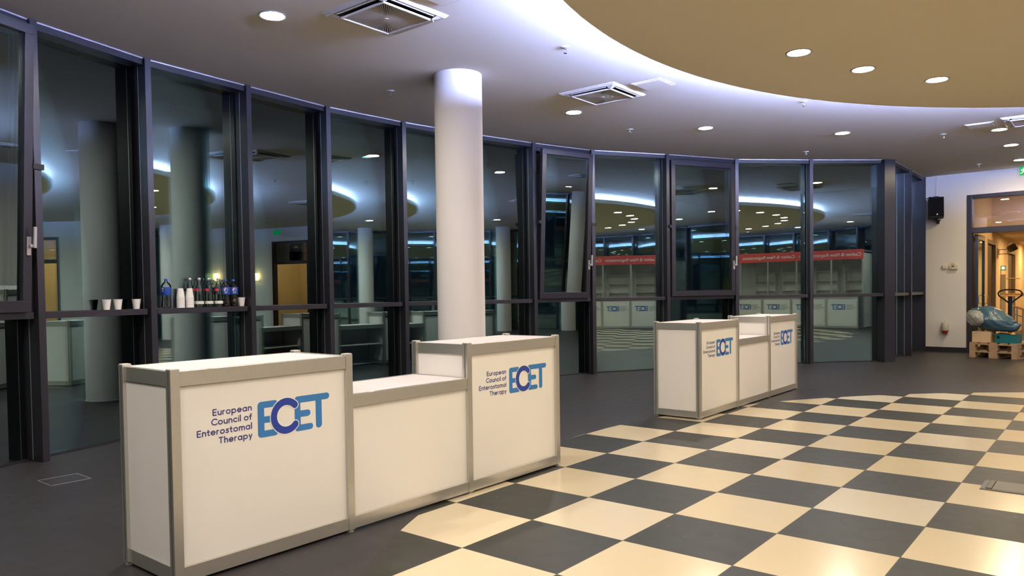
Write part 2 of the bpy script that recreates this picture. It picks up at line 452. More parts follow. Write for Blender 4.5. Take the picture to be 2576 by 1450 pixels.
fixed_window(P['m0'], P['m1'], 'tall glass bay whose sill carries three single paper cups', yaw=1.)
fixed_window(P['m1'], P['m2'], 'tall glass bay whose sill carries the bottles and cup stacks', yaw=1.3)
fixed_window(P['m2'], P['m3'], 'tall glass bay next right of the bay with bottles on its sill')
fixed_window(P['m3'], P['m4'], 'tall glass bay just left of the bay behind the round column')
fixed_window(P['m4'], P['m5'], 'tall glass bay mostly hidden behind the round column')
fixed_window(P['m5'], P['m6'], 'tall glass bay between the round column and the tilted sash')
fixed_window(P['m6'], P['m7'], 'glass bay with tilted opening sash right of the round column', sash=3.0)
fixed_window(P['m7'], P['m8'], 'tall glass bay between the two bays with opening sashes', yaw=-.7)
fixed_window(P['m8'], P['m9'], 'glass bay with closed opening sash behind the far counter', sash=0.0)
fixed_window(P['m9'], P['m10'], 'tall glass bay right of the closed opening sash', yaw=-1.6)
fixed_window(P['m10'], P['m11'], 'tall glass bay ending at the thick corner post', lastgap=.12, yaw=.4)
A, L, ang = frame_of(P['m10'], P['m11'])
cp = thing('corner_post', (-.545, 11.313, 0), R(49.5), 'thick dark corner post where the facade turns', 'post', kind='structure')
MB().box(-.104, .104, 0, .22, 0, ZC - .002).build('mullion', M['frame'], cp)
fixed_window(P['n11'], P['m12'], 'glass bay seen edge on just past the corner post', mull=False)
fixed_window(P['m12'], P['w'], 'last glass bay seen edge on beside the white wall')
wp = thing('end_post', (P['w'][0], P['w'][1], 0), R(90), 'dark end post of the facade against the white wall', 'post', kind='structure')
MB().box(-.03, .012, 0, .2, 0, ZC - .002).build('mullion', M['frame'], wp)
# rest of the round facade, behind the camera: only its reflections show
ring_pts = [(CX + 10.1 * math.cos(R(a)), CY + 10.1 * math.sin(R(a))) for a in [55 - 7.2 * k for k in range(29)]]
pts = [(8.9, 13.62), (9.9, 12.1)] + ring_pts + [P['mm']]
pts = [q for q in pts]
def plain_window(a, b):
    WIN[0] += 1
    A, L, ang = frame_of(b, a) if False else frame_of(a, b)
    # room lies to the right-hand side of a->b for the west facade; here walk so that it still does
    t = thing('window_%d' % WIN[0], (A.x, A.y, 0), ang, 'dark glazed bay of the facade behind the camera', 'window', 'facade bays behind the camera', 'structure')
    mb = MB().box(-.03, .03, 0, .22, 0, ZC - .002).box(.03, L - .03, .05, .2, 3.55, 3.61).box(.03, L - .03, .03, .22, 1.182, 1.237)
    mb.build('mullion', M['frame'], t)
    MB().box(.024, L - .024, .19, .216, .018, 3.55).build('pane', M['glass'], t)
# west facade runs clockwise (seen from above) with the room on the right of travel
for a, b in zip(pts[:-1], pts[1:]):
    if math.hypot(a[0] - b[0], a[1] - b[1]) > .25: plain_window(a, b)

# ------------------------------------------------------------------ column(s)
def column(x, y, label):
    c = MB().lathe([(.25, 0.0), (.25, ZC - .001)], n=72, cap=False)
    o = c.build('column', M['column']); o.location = (x, y, 0)
    tag(o, label, 'column', None, 'structure')
    MB().lathe([(.262, 0.0005), (.262, .012), (.25, .018)], n=72, cap=False).build('base_ring', M['bead'], o)
column(-2.70, 2.35, 'round white column between the near counter and the glass facade')
column(8.72, 12.04, 'round white column in front of the far wall, seen only reflected')

# ------------------------------------------------------------------ far wall with doors
W0 = Vector((-.51, 14.27)); WANG = math.atan2(-.0646513, .99790792)
def wallpt(s, off=0., z=0.):
    t = Vector((math.cos(WANG), math.sin(WANG))); n = Vector((t.y, -t.x))
    q = W0 + t * s + n * off
    return (q.x, q.y, z)
D1 = (.741, 2.72); D2 = (6.70, 8.25); WEND = 9.45; DH = 3.17
wmb = MB()
wmb.box(0, D1[0], 0, .18, 0, ZC); wmb.box(D1[1], D2[0], 0, .18, 0, ZC); wmb.box(D2[1], WEND, 0, .18, 0, ZC)
wmb.box(D1[0], D1[1], 0, .18, DH, ZC); wmb.box(D2[0], D2[1], 0, .18, DH, ZC)
wo = wmb.build('wall_far', M['wall']); wo.location = wallpt(0); wo.rotation_euler = (0, 0, WANG)
struct(wo, 'white plastered far wall with doorway into a warm corridor', 'wall')
for (a, b) in ((0.002, D1[0] - .001), (D1[1] + .001, D2[0] - .001), (D2[1] + .001, WEND)):
    o = MB().box(a, b, -.012, 0, 0, .096).build('baseboard_far', M['frame']); o.location = wallpt(0); o.rotation_euler = (0, 0, WANG)
    struct(o, 'dark skirting along the foot of the far wall', 'skirting')
def doorway(n, d, label):
    t = thing('door_%d' % n, wallpt(d[0]), WANG, label, 'door', kind='structure')
    w = d[1] - d[0]; fw = .088
    mb = MB().box(0, fw, -.012, .15, 0, DH).box(w - fw, w, -.012, .15, 0, DH).box(fw, w - fw, -.012, .15, DH - .08, DH).box(fw, w - fw, -.012, .15, 2.40, 2.512)
    mb.build('frame', M['frame'], t, bevel=.003)
    MB().box(fw - .005, w - fw + .005, .06, .084, 2.505, DH - .075).build('transom_pane', M['clearglass'], t)
    return t, w
t1, w1 = doorway(1, D1, 'dark framed doorway with transom opening to the corridor')
lf = MB().box(0, .06, -.03, .03, 0, 2.38).box(.84, .90, -.03, .03, 0, 2.38).box(.06, .84, -.03, .03, 0, .1).box(.06, .84, -.03, .03, 2.28, 2.38)
lo = lf.build('door_leaf', M['frame'], t1); lo.location = (.125, .20, .01); lo.rotation_euler = (0, 0, R(93))
MB().box(.055, .845, -.006, .006, .095, 2.285).build('pane', M['glass'], lo)
MB().tube([(.83, -.03, .95), (.83, -.085, .97), (.83, -.085, 1.12), (.83, -.03, 1.14)], .009).build('door_handle', M['chrome'], lo)
t2, w2 = doorway(2, D2, 'second dark framed doorway further along the far wall')
# lobby behind the second door
lb = MB().box(5.2, 9.4, 16.6, 16.7, 0, 3.5).box(5.2, 5.3, 14.2, 16.6, 0, 3.5).box(9.3, 9.4, 14.1, 16.6, 0, 3.5).box(5.2, 9.4, 14.15, 16.7, 3.5, 3.6)
struct(lb.build('wall_lobby', M['corridor']), 'warm lit lobby walls behind the second doorway', 'wall')

# ------------------------------------------------------------------ corridor behind door 1
XW = .30
cw = MB()
cw.box(XW - .15, XW, 14.42, 16.6, 0, 3.6); cw.box(XW - .15, XW, 18.1, 20.5, 0, 2.6); cw.box(XW - .15, XW, 22.3, 24.6, 0, 2.6)
cw.box(XW - .15, XW, 16.6, 18.1, 2.40, 3.6); cw.box(XW - .15, XW, 20.5, 22.3, 2.30, 2.6)
cw.box(XW - .35, XW - .15, 16.6, 18.1, 0, 2.6); cw.box(XW - .35, XW - .15, 20.5, 22.3, 0, 2.6)
struct(cw.build('wall_corridor_left', M['corridor']), 'cream corridor side wall with recessed doorways', 'wall')
struct(MB().box(XW - .15, 5.0, 24.6, 24.75, 0, 2.6).build('wall_corridor_end', M['corridor']), 'pale end wall of the corridor', 'wall')
struct(MB().box(4.9, 5.05, 14.3, 24.6, 0, 3.6).build('wall_corridor_right', M['corridor']), 'cream right wall of the corridor', 'wall')
cc = MB().box(XW - .2, 5.05, 17.3, 24.75, 2.58, 2.7).box(XW - .2, 5.05, 14.42, 17.4, 3.55, 3.65).box(XW - .2, 5.05, 17.3, 17.4, 2.58, 3.6)
struct(cc.build('ceiling_corridor', M['corridor']), 'stepped plaster ceiling of the corridor', 'ceiling')
for n, (y0, y1, h) in enumerate(((16.6, 18.1, 2.40), (20.5, 22.3, 2.30))):
    t = thing('door_%d' % (n + 3), (XW - .10, y0, 0), R(90), ['brown door recessed in the corridor wall beside the glass leaf', 'dark door at the far end of the corridor wall'][n], 'door', kind='structure')
    w = y1 - y0
    MB().box(0, .09, -.10, 0, 0, h).box(w - .09, w, -.10, 0, 0, h).box(.09, w - .09, -.10, 0, h - .09, h).build('frame', pbr('door_frame_brown', (.20, .145, .085), .5), t)
    MB().box(.09, w - .09, -.03, 0, 0, h - .09).build('door_leaf', pbr('door_leaf_brown', (.07, .05, .032), .5), t)
# corridor lamps; the two under the high ceiling are added to light the soffit
for i, (x, y, z) in enumerate(((1.3, 19.0, 2.577), (1.3, 21.5, 2.577), (2.6, 20.2, 2.577), (1.95, 16.3, 3.547), (2.9, 15.4, 3.547), (1.0, 23.6, 2.577))):
    t = thing('downlight', (x, y, z), 0, 'warm corridor downlight in the ceiling past the doorway', 'ceiling light', 'corridor downlights')
    MB().ring(.09, .105, -.008, .002).build('trim_ring', M['downlight_ring'], t)
    MB().lathe([(.001, -.003), (.09, -.003)], n=32, cap=False).build('lens', M['lens_corr'], t)
for i, (x, y) in enumerate(((6.6, 15.3), (8.2, 15.3))):
    t = thing('downlight', (x, y, 3.497), 0, 'warm downlight in the lobby ceiling behind the second doorway', 'ceiling light', 'lobby downlights')
    MB().ring(.09, .105, -.008, .002).build('trim_ring', M['downlight_ring'], t)
    MB().lathe([(.001, -.003), (.09, -.003)], n=32, cap=False).build('lens', M['lens_corr'], t)

# corridor fittings
t = thing('wall_speaker', (XW, 18.55, 2.17), 0, 'dark loudspeaker angled on a bracket in the warm corridor', 'speaker')
MB().box(0, .015, -.04, .04, -.075, .075).box(.015, .19, -.009, .009, .045, .062).box(.015, .19, -.009, .009, -.062, -.045).box(.18, .20, -.015, .015, -.07, .075).build('bracket', M['steel'], t)
rot = Matrix.Rotation(R(-28), 3, 'Y') @ Matrix.Rotation(R(35), 3, 'Z')
MB().obox((.285, -.04, .085), .17, .17, .16, rot).build('cabinet', pbr('speaker_brown', (.06, .04, .025), .6), t, bevel=.03)
MB().tube([(.19, 0, .07), (.185, 0, .16), (.21, 0, .235), (.27, 0, .24), (.30, -.03, .17)], .005).build('cable', M['steel'], t)
t = thing('emergency_lamp', (XW, 19.0, 1.78), 0, 'small grey emergency lamp box with green light on the corridor wall', 'lamp')
MB().box(0, .12, -.09, .09, -.06, .06).build('housing', M['siren_grey'], t)
MB().lathe([(.03, 0), (.02, .02)], n=16).build('light', M['green_led'], t)
[setattr(o, 'location', (.06, -.09, 0)) or setattr(o, 'rotation_euler', (R(90), 0, 0)) for o in COL.objects if o.parent is t and o.name.startswith('light')]
t = thing('barrier_post', (XW + .06, 18.95, 0), 0, 'narrow grey upright with a crossbar against the corridor wall', 'post')
MB().box(-.05, .05, -.05, .05, 0, 1.62).build('upright', M['siren_grey'], t)
MB().tube([(.0, 0, 1.52), (.30, .5, 1.52)], .012).build('crossbar', M['steel'], t)
# stair railing
t = thing('stair_railing', (.86, 16.0, 0), R(0), 'metal stair railing with wooden handrail in the corridor', 'railing')
MB().box(-.16, 1.5, -.05, .05, 1.115, 1.175).build('handrail', M['handrail'], t, bevel=.01)
for k in range(10):
    x = .05 + k * .105
    MB().box(x - .016, x + .016, -.014, .014, 0, .875 - .4 * x).build('baluster', M['steel'], t)
MB().tube([(-.02, 0, .905), (1.2, 0, .42)], .022).build('stair_rail', M['handrail'], t)
MB().tube([(-.02, 0, .74), (1.2, 0, .25)], .014).build('mid_rail', M['steel'], t)
MB().tube([(-.02, 0, .06), (1.2, 0, .06)], .014).build('bottom_rail', M['steel'], t)
for x in (-.03, 1.2):
    MB().box(x - .02, x + .02, -.02, .02, 0, 1.115).build('newel', M['steel'], t)

# ------------------------------------------------------------------ wall fittings beside the door
t = thing('loudspeaker', wallpt(.235, 0, 2.945), WANG, 'black loudspeaker hung high on the white wall beside the doorway', 'speaker')
rot = Matrix.Rotation(R(18), 3, 'Z') @ Matrix.Rotation(R(-6), 3, 'X')
MB().obox((0, -.20, 0), .265, .20, .42, rot).build('cabinet', M['black'], t, bevel=.008)
MB().obox(Vector((0, -.20, 0)) + rot @ Vector((0, -.103, 0)), .245, .008, .38, rot).build('grille', M['black_cloth'], t)
MB().obox(Vector((0, -.20, 0)) + rot @ Vector((.012, -.109, -.15)), .022, .004, .022, rot).build('badge', M['bead'], t)
mb = MB().box(-.035, .035, -.20, -.004, -.262, -.230).box(-.02, .02, -.10, -.004, -.31, -.255)
mb.build('bracket', M['black'], t)
MB().box(-.05, .04, -.22, -.004, .216, .236).build('top_mount', M['black'], t)
MB().tube([(-.02, -.1, .23), (-.10, -.08, .235), (-.15, -.05, .25), (-.19, -.03, .23), (-.22, -.01, .225)], .007).build('cable', M['black'], t)
o = MB().box(-.008, .008, -.014, -.001, 3.19, ZC - .002).build('cable_duct', M['wall'])
o.location = wallpt(.20); o.rotation_euler = (0, 0, WANG); tag(o, 'thin white cable duct running from loudspeaker up to the ceiling', 'cable duct')
t = thing('light_switch', wallpt(.345, 0, 1.738), WANG, 'small square wall switch left of the thermostat', 'switch')
MB().box(-.04, .04, -.03, -.0005, -.04, .04).build('plate', M['cream_plastic'], t, bevel=.004)
MB().box(-.028, .028, -.035, -.03, -.028, .028).build('rocker', M['cream_plastic'], t, bevel=.003)
t = thing('thermostat', wallpt(.51, 0, 1.735), WANG, 'cream thermostat box with small display on the white wall', 'thermostat')
MB().box(-.075, .075, -.045, -.0005, -.05, .045).build('housing', M['cream_plastic'], t, bevel=.006)
MB().box(-.03, .015, -.047, -.045, .008, .026).build('display', M['black'], t)
MB().box(-.055, -.03, -.047, -.045, -.03, -.02).build('button', M['alu_dark'], t)
MB().box(-.035, .03, -.03, -.0005, .052, .098).build('sensor', M['cream_plastic'], t, bevel=.004)
t = thing('wall_siren', wallpt(.372, 0, .38), WANG, 'grey cylindrical alarm unit with red lens low on the white wall', 'alarm')
MB().lathe([(.062, .06), (.066, .07), (.066, .21), (.055, .225), (.0, .225)], (0, -.085, 0), 24).build('housing', M['siren_grey'], t)
MB().lathe([(.0, -.002), (.045, .004), (.062, .03), (.062, .06)], (0, -.085, 0), 24).build('lens', M['siren_red'], t)
MB().box(-.05, .05, -.04, -.0005, .05, .21).build('back_plate', M['siren_grey'], t)
MB().box(-.006, .006, -.09, -.078, .225, .26).build('stud', M['siren_grey'], t)

# exit sign hung from the ceiling
t = thing('exit_sign', (1.38, 12.9, 3.29), R(0), 'green emergency exit sign with running figure hung by the doorway', 'sign')
MB().box(-.20, .20, -.004, .004, 0, .205).build('plate', M['acrylic'], t)
MB().box(-.16, .16, -.0075, -.0045, .02, .175).build('sign_face', M['green_sign'], t)
fg = MB(); mpx = lambda a, b: (a, -.0085, b)
for k, (pl, w) in enumerate([([(-.098, .132), (-.105, .095)], .022), ([(-.105, .095), (-.080, .075), (-.083, .045)], .014), ([(-.108, .092), (-.120, .062), (-.145, .058)], .014), ([(-.096, .130), (-.070, .118), (-.060, .128)], .010), ([(-.102, .130), (-.128, .126), (-.136, .105)], .010), ([(-.089, .150), (-.0885, .151)], .022)]):
    stroke(fg, pl, w, lambda a, b, kk=k: (a, -.0085 - kk * 5e-5, b), n=8)
fg.build('pictogram', M['sign_fig'], t)
MB().box(-.02, .14, -.004, -.002 - .006, .05, .13).build('arrow_panel', M['green_sign'], t)
MB().box(-.04, .04, -.03, .03, .29, .33).box(-.012, .012, -.006, .006, .2, .3).build('ceiling_mount', M['downlight_ring'], t)

# ------------------------------------------------------------------ ceiling fittings
def make_downlight(mat, label, group, loc):
    t = thing('downlight', loc, 0, label, 'ceiling light', group)
    MB().lathe([(.094, .0), (.094, -.006), (.108, -.008), (.112, -.003), (.112, 0)], n=40, cap=False).build('trim_ring', M['downlight_ring'], t)
    MB().lathe([(.001, -.002), (.094, -.002)], n=40, cap=False).build('lens', mat, t)
    return t
outer = make_downlight(M['lens_out'], 'round downlight beside the first air conditioner, nearest the left windows', 'outer ring downlights', (-2.66, .10, ZC))
inner = make_downlight(M['lens_in'], 'left one of three round downlights in the ceiling disc', 'disc downlights', (.48, 3.28, 3.4))
def dup(src, loc, label, group=None):
    c = copy_tree(src, None, loc); c['label'] = label
    if group: c['group'] = group
    return c
for loc, lab in (((-2.71, 4.52), 'round downlight beside the second air conditioner right of the column'), ((-1.87, 6.57), 'round downlight above the bay between the opening sashes'), ((-.53, 8.31), 'round downlight on the ceiling above the right glass bays'),
                 ((1.26, 9.67), 'downlight just below the air conditioner at the right edge'), ((1.25, 11.25), 'downlight in front of the far door, second from the exit sign'), ((1.21, 13.1), 'downlight directly above the green exit sign')):
    dup(outer, (*loc, ZC), lab) if loc[0] < 1 else make_downlight(M['lens_dim'], lab, 'outer ring downlights', (*loc, ZC))
for loc, lab in (((.77, 4.21), 'middle one of three round downlights in the ceiling disc'), ((1.23, 5.10), 'right one of three round downlights in the ceiling disc')):
    dup(inner, (*loc, 3.4), lab)
for k in range(2, 31):
    a = 146.5 - 11.6 * k
    if 115 < a % 360 < 130 or 175 < a % 360 < 190 or 205 < a % 360 < 212: continue
    if k > 28: continue
    dup(inner, (CX + 4.9 * math.cos(R(a)), CY + 4.9 * math.sin(R(a)), 3.4), 'round downlight in the disc outside the view, seen only reflected', 'disc downlights out of view')
for k in range(1, 17):
    a = 196.1 + 15.4 * k
    dup(outer, (CX + 8.3 * math.cos(R(a)), CY + 8.3 * math.sin(R(a)), ZC), 'round downlight in the outer ceiling behind the camera, seen only reflected', 'outer downlights out of view')

def make_ac(loc, label):
    t = thing('air_conditioner', loc, 0, label, 'air conditioner', 'ceiling cassettes')
    h = .36; g = .255
    # outer frame: shallow sloped square ring
    mb = MB()
    o_ = [(-h, -h), (h, -h), (h, h), (-h, h)]; i_ = [(-.335, -.335), (.335, -.335), (.335, .335), (-.335, .335)]
    vs = [(x, y, 0) for x, y in o_] + [(x, y, -.004) for x, y in o_] + [(x, y, -.026) for x, y in i_] + [(x * .84, y * .84, -.016) for x, y in i_]
    fs = []
    for lv in range(3):
        for k in range(4):
            k2 = (k + 1) % 4; fs.append((lv * 4 + k, (lv + 1) * 4 + k, (lv + 1) * 4 + k2, lv * 4 + k2))
    mb.add(vs, fs); mb.build('frame', M['vent'], t)
    MB().box(-.30, .30, -.30, .30, -.012, -.004).build('cavity', M['vent_dark'], t)
    # corner caps
    for sx in (-1, 1):
        for sy in (-1, 1):
            pts = [(h * .985, h * .985)] + [(h * .985, .262), (.285, .245), (.265, .265), (.245, .285), (.262, h * .985)]
            zs = [-.016, -.018, -.036, -.040, -.036, -.018]
            vs = [(sx * x, sy * y, z) for (x, y), z in zip(pts, zs)]
            fc = [(0, 1, 2, 3), (0, 3, 4, 5)]
            if sx * sy > 0: fc = [tuple(reversed(q)) for q in fc]
            MB().add(vs, fc).build('corner_cap', M['white_plastic'], t)
    # louvre flaps
    for k in range(4):
        fl = MB().obox((0, -.292, -.020), .46, .060, .006, Matrix.Rotation(R(24), 3, 'X'))
        o = fl.build('flap', M['vent'], t); o.rotation_euler = (0, 0, k * PI / 2)
    # radial intake grille
    gm = MB().box(-g, g, -g, -g + .012, -.046, -.030).box(-g, g, g - .012, g, -.046, -.030).box(-g, -g + .012, -g + .012, g - .012, -.046, -.030).box(g - .012, g, -g + .012, g - .012, -.046, -.030)
    gm.build('grille_frame', M['white_plastic'], t)
    MB().box(-g + .012, g - .012, -g + .012, g - .012, -.030, -.026).build('filter', M['vent_dark'], t)
    sl = MB(); n = 96
    for k in range(n):
        a = 2 * PI * k / n + .01
        c, s = math.cos(a), math.sin(a); L = (g - .010) / max(abs(c), abs(s))
        p0 = Vector((c * .02, s * .02, -.041)); p1 = Vector((c * L, s * L, -.037)); w = Vector((-s, c, 0))
        sl.add([p0 - w * .0012, p0 + w * .0012, p1 + w * .0048, p1 - w * .0048, p0 - w * .0012 + Vector((0, 0, .006)), p1 - w * .0048 + Vector((0, 0, .006)), p0 + w * .0012 + Vector((0, 0, .006)), p1 + w * .0048 + Vector((0, 0, .006))],
               [(0, 1, 2, 3), (0, 3, 5, 4), (1, 6, 7, 2)])
    sl.lathe([(.001, -.044), (.022, -.044), (.022, -.036)], n=20, cap=False)
    sl.build('grille', M['vent'], t)
    return t
ac = make_ac((-1.955, .69, ZC), 'square ceiling air conditioner cassette left of the column top')
dup(ac, (-1.965, 4.01, ZC), 'square ceiling air conditioner cassette right of the column')
dup(ac, (1.72, 9.14, ZC), 'ceiling air conditioner cassette cut off by the right edge')
for k in range(1, 5):
    a = 100 - 45 * k
    dup(ac, (CX + 7.45 * math.cos(R(a)), CY + 7.45 * math.sin(R(a)), ZC), 'square ceiling air conditioner cassette behind the camera, seen only reflected', 'ceiling cassettes out of view')
def make_access(loc, label):
    t = thing('access_panel', loc, 0, label, 'hatch', 'ceiling access panels')
    MB().box(-.175, .175, -.175, .175, -.012, -.0005).build('frame', M['white_plastic'], t, bevel=.003)
    MB().box(-.155, .155, -.155, .155, -.018, -.012).build('lid', M['ceiling'], t, bevel=.002)
    return t
make_access((-1.33, 4.035, ZC), 'square white hatch in the ceiling near the second air conditioner')
make_access((-1.31, .68, ZC), 'white ceiling hatch at the top edge by the first air conditioner')
make_access((1.10, 9.11, ZC), 'faint white ceiling hatch left of the cut off air conditioner')
def make_sprinkler(loc, label):
    t = thing('sprinkler', loc, 0, label, 'sprinkler', 'ceiling sprinklers')
    MB().lathe([(.044, 0), (.042, -.006), (.026, -.011), (.012, -.011)], n=24, cap=False).build('rosette', M['white_plastic'], t)
    mb = MB().lathe([(.010, -.010), (.010, -.026)], n=10)
    mb.tube([(.008, 0, -.024), (.013, 0, -.038), (.003, 0, -.056)], .0035, 6).tube([(-.008, 0, -.024), (-.013, 0, -.038), (-.003, 0, -.056)], .0035, 6)
    mb.lathe([(.004, -.052), (.017, -.056), (.017, -.059), (.001, -.060)], n=14)
    mb.build('nozzle', M['chrome'], t)
    return t
sp0 = make_sprinkler((-3.66, 2.28, ZC), 'ceiling sprinkler just left of the column')
for x, y, lab in ((-1.34, 2.35, 'ceiling sprinkler in the blue glow above right of the column'), (-2.70, 5.92, 'ceiling sprinkler left of the downlight over the bay between the sashes'), (-.34, 5.98, 'ceiling sprinkler right at the disc rim'),
                  (-1.42, 9.48, 'small ceiling sprinkler just above the right glass bays'), (.58, 9.48, 'ceiling sprinkler below the faint hatch at right'), (.57, 13.11, 'distant ceiling sprinkler above the white wall')):
    dup(sp0, (x, y, ZC), lab)

# ------------------------------------------------------------------ reception counters
XF = -.675; DEP = .53
def make_counter(y0, pitch, label):
    t = thing('reception_counter', (XF, y0, 0), 0, label, 'counter', 'modular reception counters')
    hp = .0225                                     # half post
    X0, X1 = -DEP, 0.
    def post(x, y, top, name='post'):
        mb = MB()
        mb.box(x - hp, x + hp, y - hp, y + hp, .012, top)
        for s_ in (-1, 1):                         # system grooves as dark strips, their shade put into the colour
            mb.box(x - .004, x + .004, y + s_ * hp - .0008, y + s_ * (hp + .0004), .02, top - .003, 1)
        p = mb.build(name, [M['alu'], M['alu_dark']], t, bevel=.004)
        MB().box(x - hp + .002, x + hp - .002, y - hp + .002, y + hp - .002, top, top + .004).build('end_cap', M['white_plastic'], p)
        MB().lathe([(.022, 0), (.022, .004), (.008, .009), (.006, .013)], (x, y, 0), 18).build('levelling_foot', M['foot'], p)
    ys = [k * pitch for k in range(4)]; tops = (1.008, 1.008, 1.008, 1.008)
    for y, tp in zip(ys, tops):
        post(-hp, y, tp); post(-DEP + hp, y, tp)
    def rail_y(x, ya, yb, z0, z1):                 # rail along y, at depth x (centre)
        MB().box(x - .014, x + .0135, ya + hp, yb - hp, z0, z1).build('rail', M['alu'], t, bevel=.002)
    def rail_x(y, z0, z1):
        MB().box(-DEP + 2 * hp, -2 * hp, y - .014, y + .014, z0, z1).build('rail', M['alu'], t, bevel=.002)
    for k in range(3):
        ya, yb = ys[k], ys[k + 1]; low = (k == 1); top = .777 if low else 1.0
        xf = -.0165
        rail_y(xf, ya, yb, .014, .085); rail_y(xf, ya, yb, top - .072, top)
        rail_y(-DEP + .0165, ya, yb, top - .072, top)
        fp = MB().box(-.028, -.018, ya + hp - .004, yb - hp + .004, .08, top - .068).build('front_panel', M['panel'], t)
        MB().box(-DEP + .026, -.026, ya + .018, yb - .018, top - .018, top - .002).build('worktop', M['worktop'], t)
        for yy in (ya + .17, yb - .17):            # little fixing tabs along the front edge
            MB().box(-.030, -.004, yy - .02, yy + .02, top - .001, top + .0018).build('clip', M['white_plastic'], t)
        if not low:
            rail_y(-DEP + .0165, ya, yb, .014, .085)
            MB().box(-DEP + .018, -DEP + .028, ya + hp - .004, yb - hp + .004, .08, top - .068).build('back_panel', M['panel'], t)
            ecet_logo(fp, -.018, ya + (.434 if k == 0 else .437) * pitch / 1.01)
        else:
            MB().box(-DEP + .06, -.04, ya + .02, yb - .02, .40, .418).build('shelf', M['panel'], t)
    for k, y in enumerate(ys):
        rail_x(y, .014, .085); rail_x(y, .928, 1.0)
        if k in (1, 2): rail_x(y, .705, .777)
        MB().box(-DEP + 2 * hp - .004, -2 * hp + .004, y - .005, y + .005, .08, .932).build('side_panel', M['panel'], t)
    return t
make_counter(-1.80, 1.01, 'white modular counter nearest the camera with two printed emblems')
make_counter(3.775, .984, 'white modular counter standing further back on the chequered floor edge')

# ------------------------------------------------------------------ things on the sills
def on_sill(a, b, along, off=-.12, z=1.2375):
    A, L, ang = frame_of(P[a], P[b]); t = Vector((math.cos(ang), math.sin(ang))); n = Vector((t.y, -t.x))
    q = A + t * along + n * off
    return (q.x, q.y, z), ang
def cup_mesh(h=.094, rb=.0265, rt=.040, lip=.002):
    pr = [(0, 0.002), (rb - .001, .002), (rb, 0), (rb + (rt - rb) * .97, h * .975), (rt + lip, h - .0035), (rt + lip, h), (rt - .0012, h - .001), (rb - .001, .005), (0, .005)]
    return MB().lathe(pr, n=28, cap=False)
cup0 = None
for along, lab in ((.690, 'upright paper cup with a pen mark, leftmost on the sill'), (.811, 'plain upright paper cup between two others on the left sill'), (1.015, 'upright paper cup at the right end of the left sill')):
    loc, ang = on_sill('m0', 'm1', along, -.11)
    if cup0 is None:
        cup0 = cup_mesh().build('paper_cup', M['paper']); o = cup0
        tag(o, lab, 'cup', 'loose paper cups')
        mk = MB(); 
        ca = R(-40)
        for k, pl in enumerate(([(-.007, .074), (.0, .060)], [(.0, .060), (.004, .078)], [(.007, .076), (.0085, .062)], [(-.004, .056), (.003, .055)])):
            def mpc(a_, b_, kk=k):
                rr_ = .0265 + (.0135) * b_ / .094 + .0006 + kk * 3e-5; th = ca + a_ / rr_
                return (rr_ * math.cos(th), rr_ * math.sin(th), b_)
            stroke(mk, pl, .0016, mpc, n=4)
        pm = mk.build('pen_mark', M['pen'], o); pm['label'] = 'faint blue pen scribble'
    else:
        o = cup_mesh().build('paper_cup', M['paper']); tag(o, lab, 'cup', 'loose paper cups')
    o.location = loc
loc, ang = on_sill('m1', 'm2', 1.075, -.10)
o = cup_mesh().build('paper_cup', M['paper']); tag(o, 'single upright paper cup right of the two cola bottles', 'cup', 'loose paper cups'); o.location = loc
tmp = cup_mesh(lip=.0006).build('paper_cup', M['paper']); stackdata = tmp.data; bpy.data.objects.remove(tmp)
for along, nm in ((.330, 'left'), (.432, 'right')):
    loc, ang = on_sill('m1', 'm2', along, -.075)
    n = 9
    for k in range(n):
        o = bpy.data.objects.new('paper_cup', stackdata); COL.objects.link(o)
        o.rotation_euler = (PI, 0, k * .7); o.location = (loc[0], loc[1], loc[2] + .094 + k * .0125)
        if k == n - 1: tag(o, 'topmost upturned cup of the %s cup stack beside the bottles' % nm, 'cup', 'stacked paper cups')
        else: tag(o, 'upturned paper cup nested under the top of the %s stack' % nm, 'cup', 'stacked paper cups')

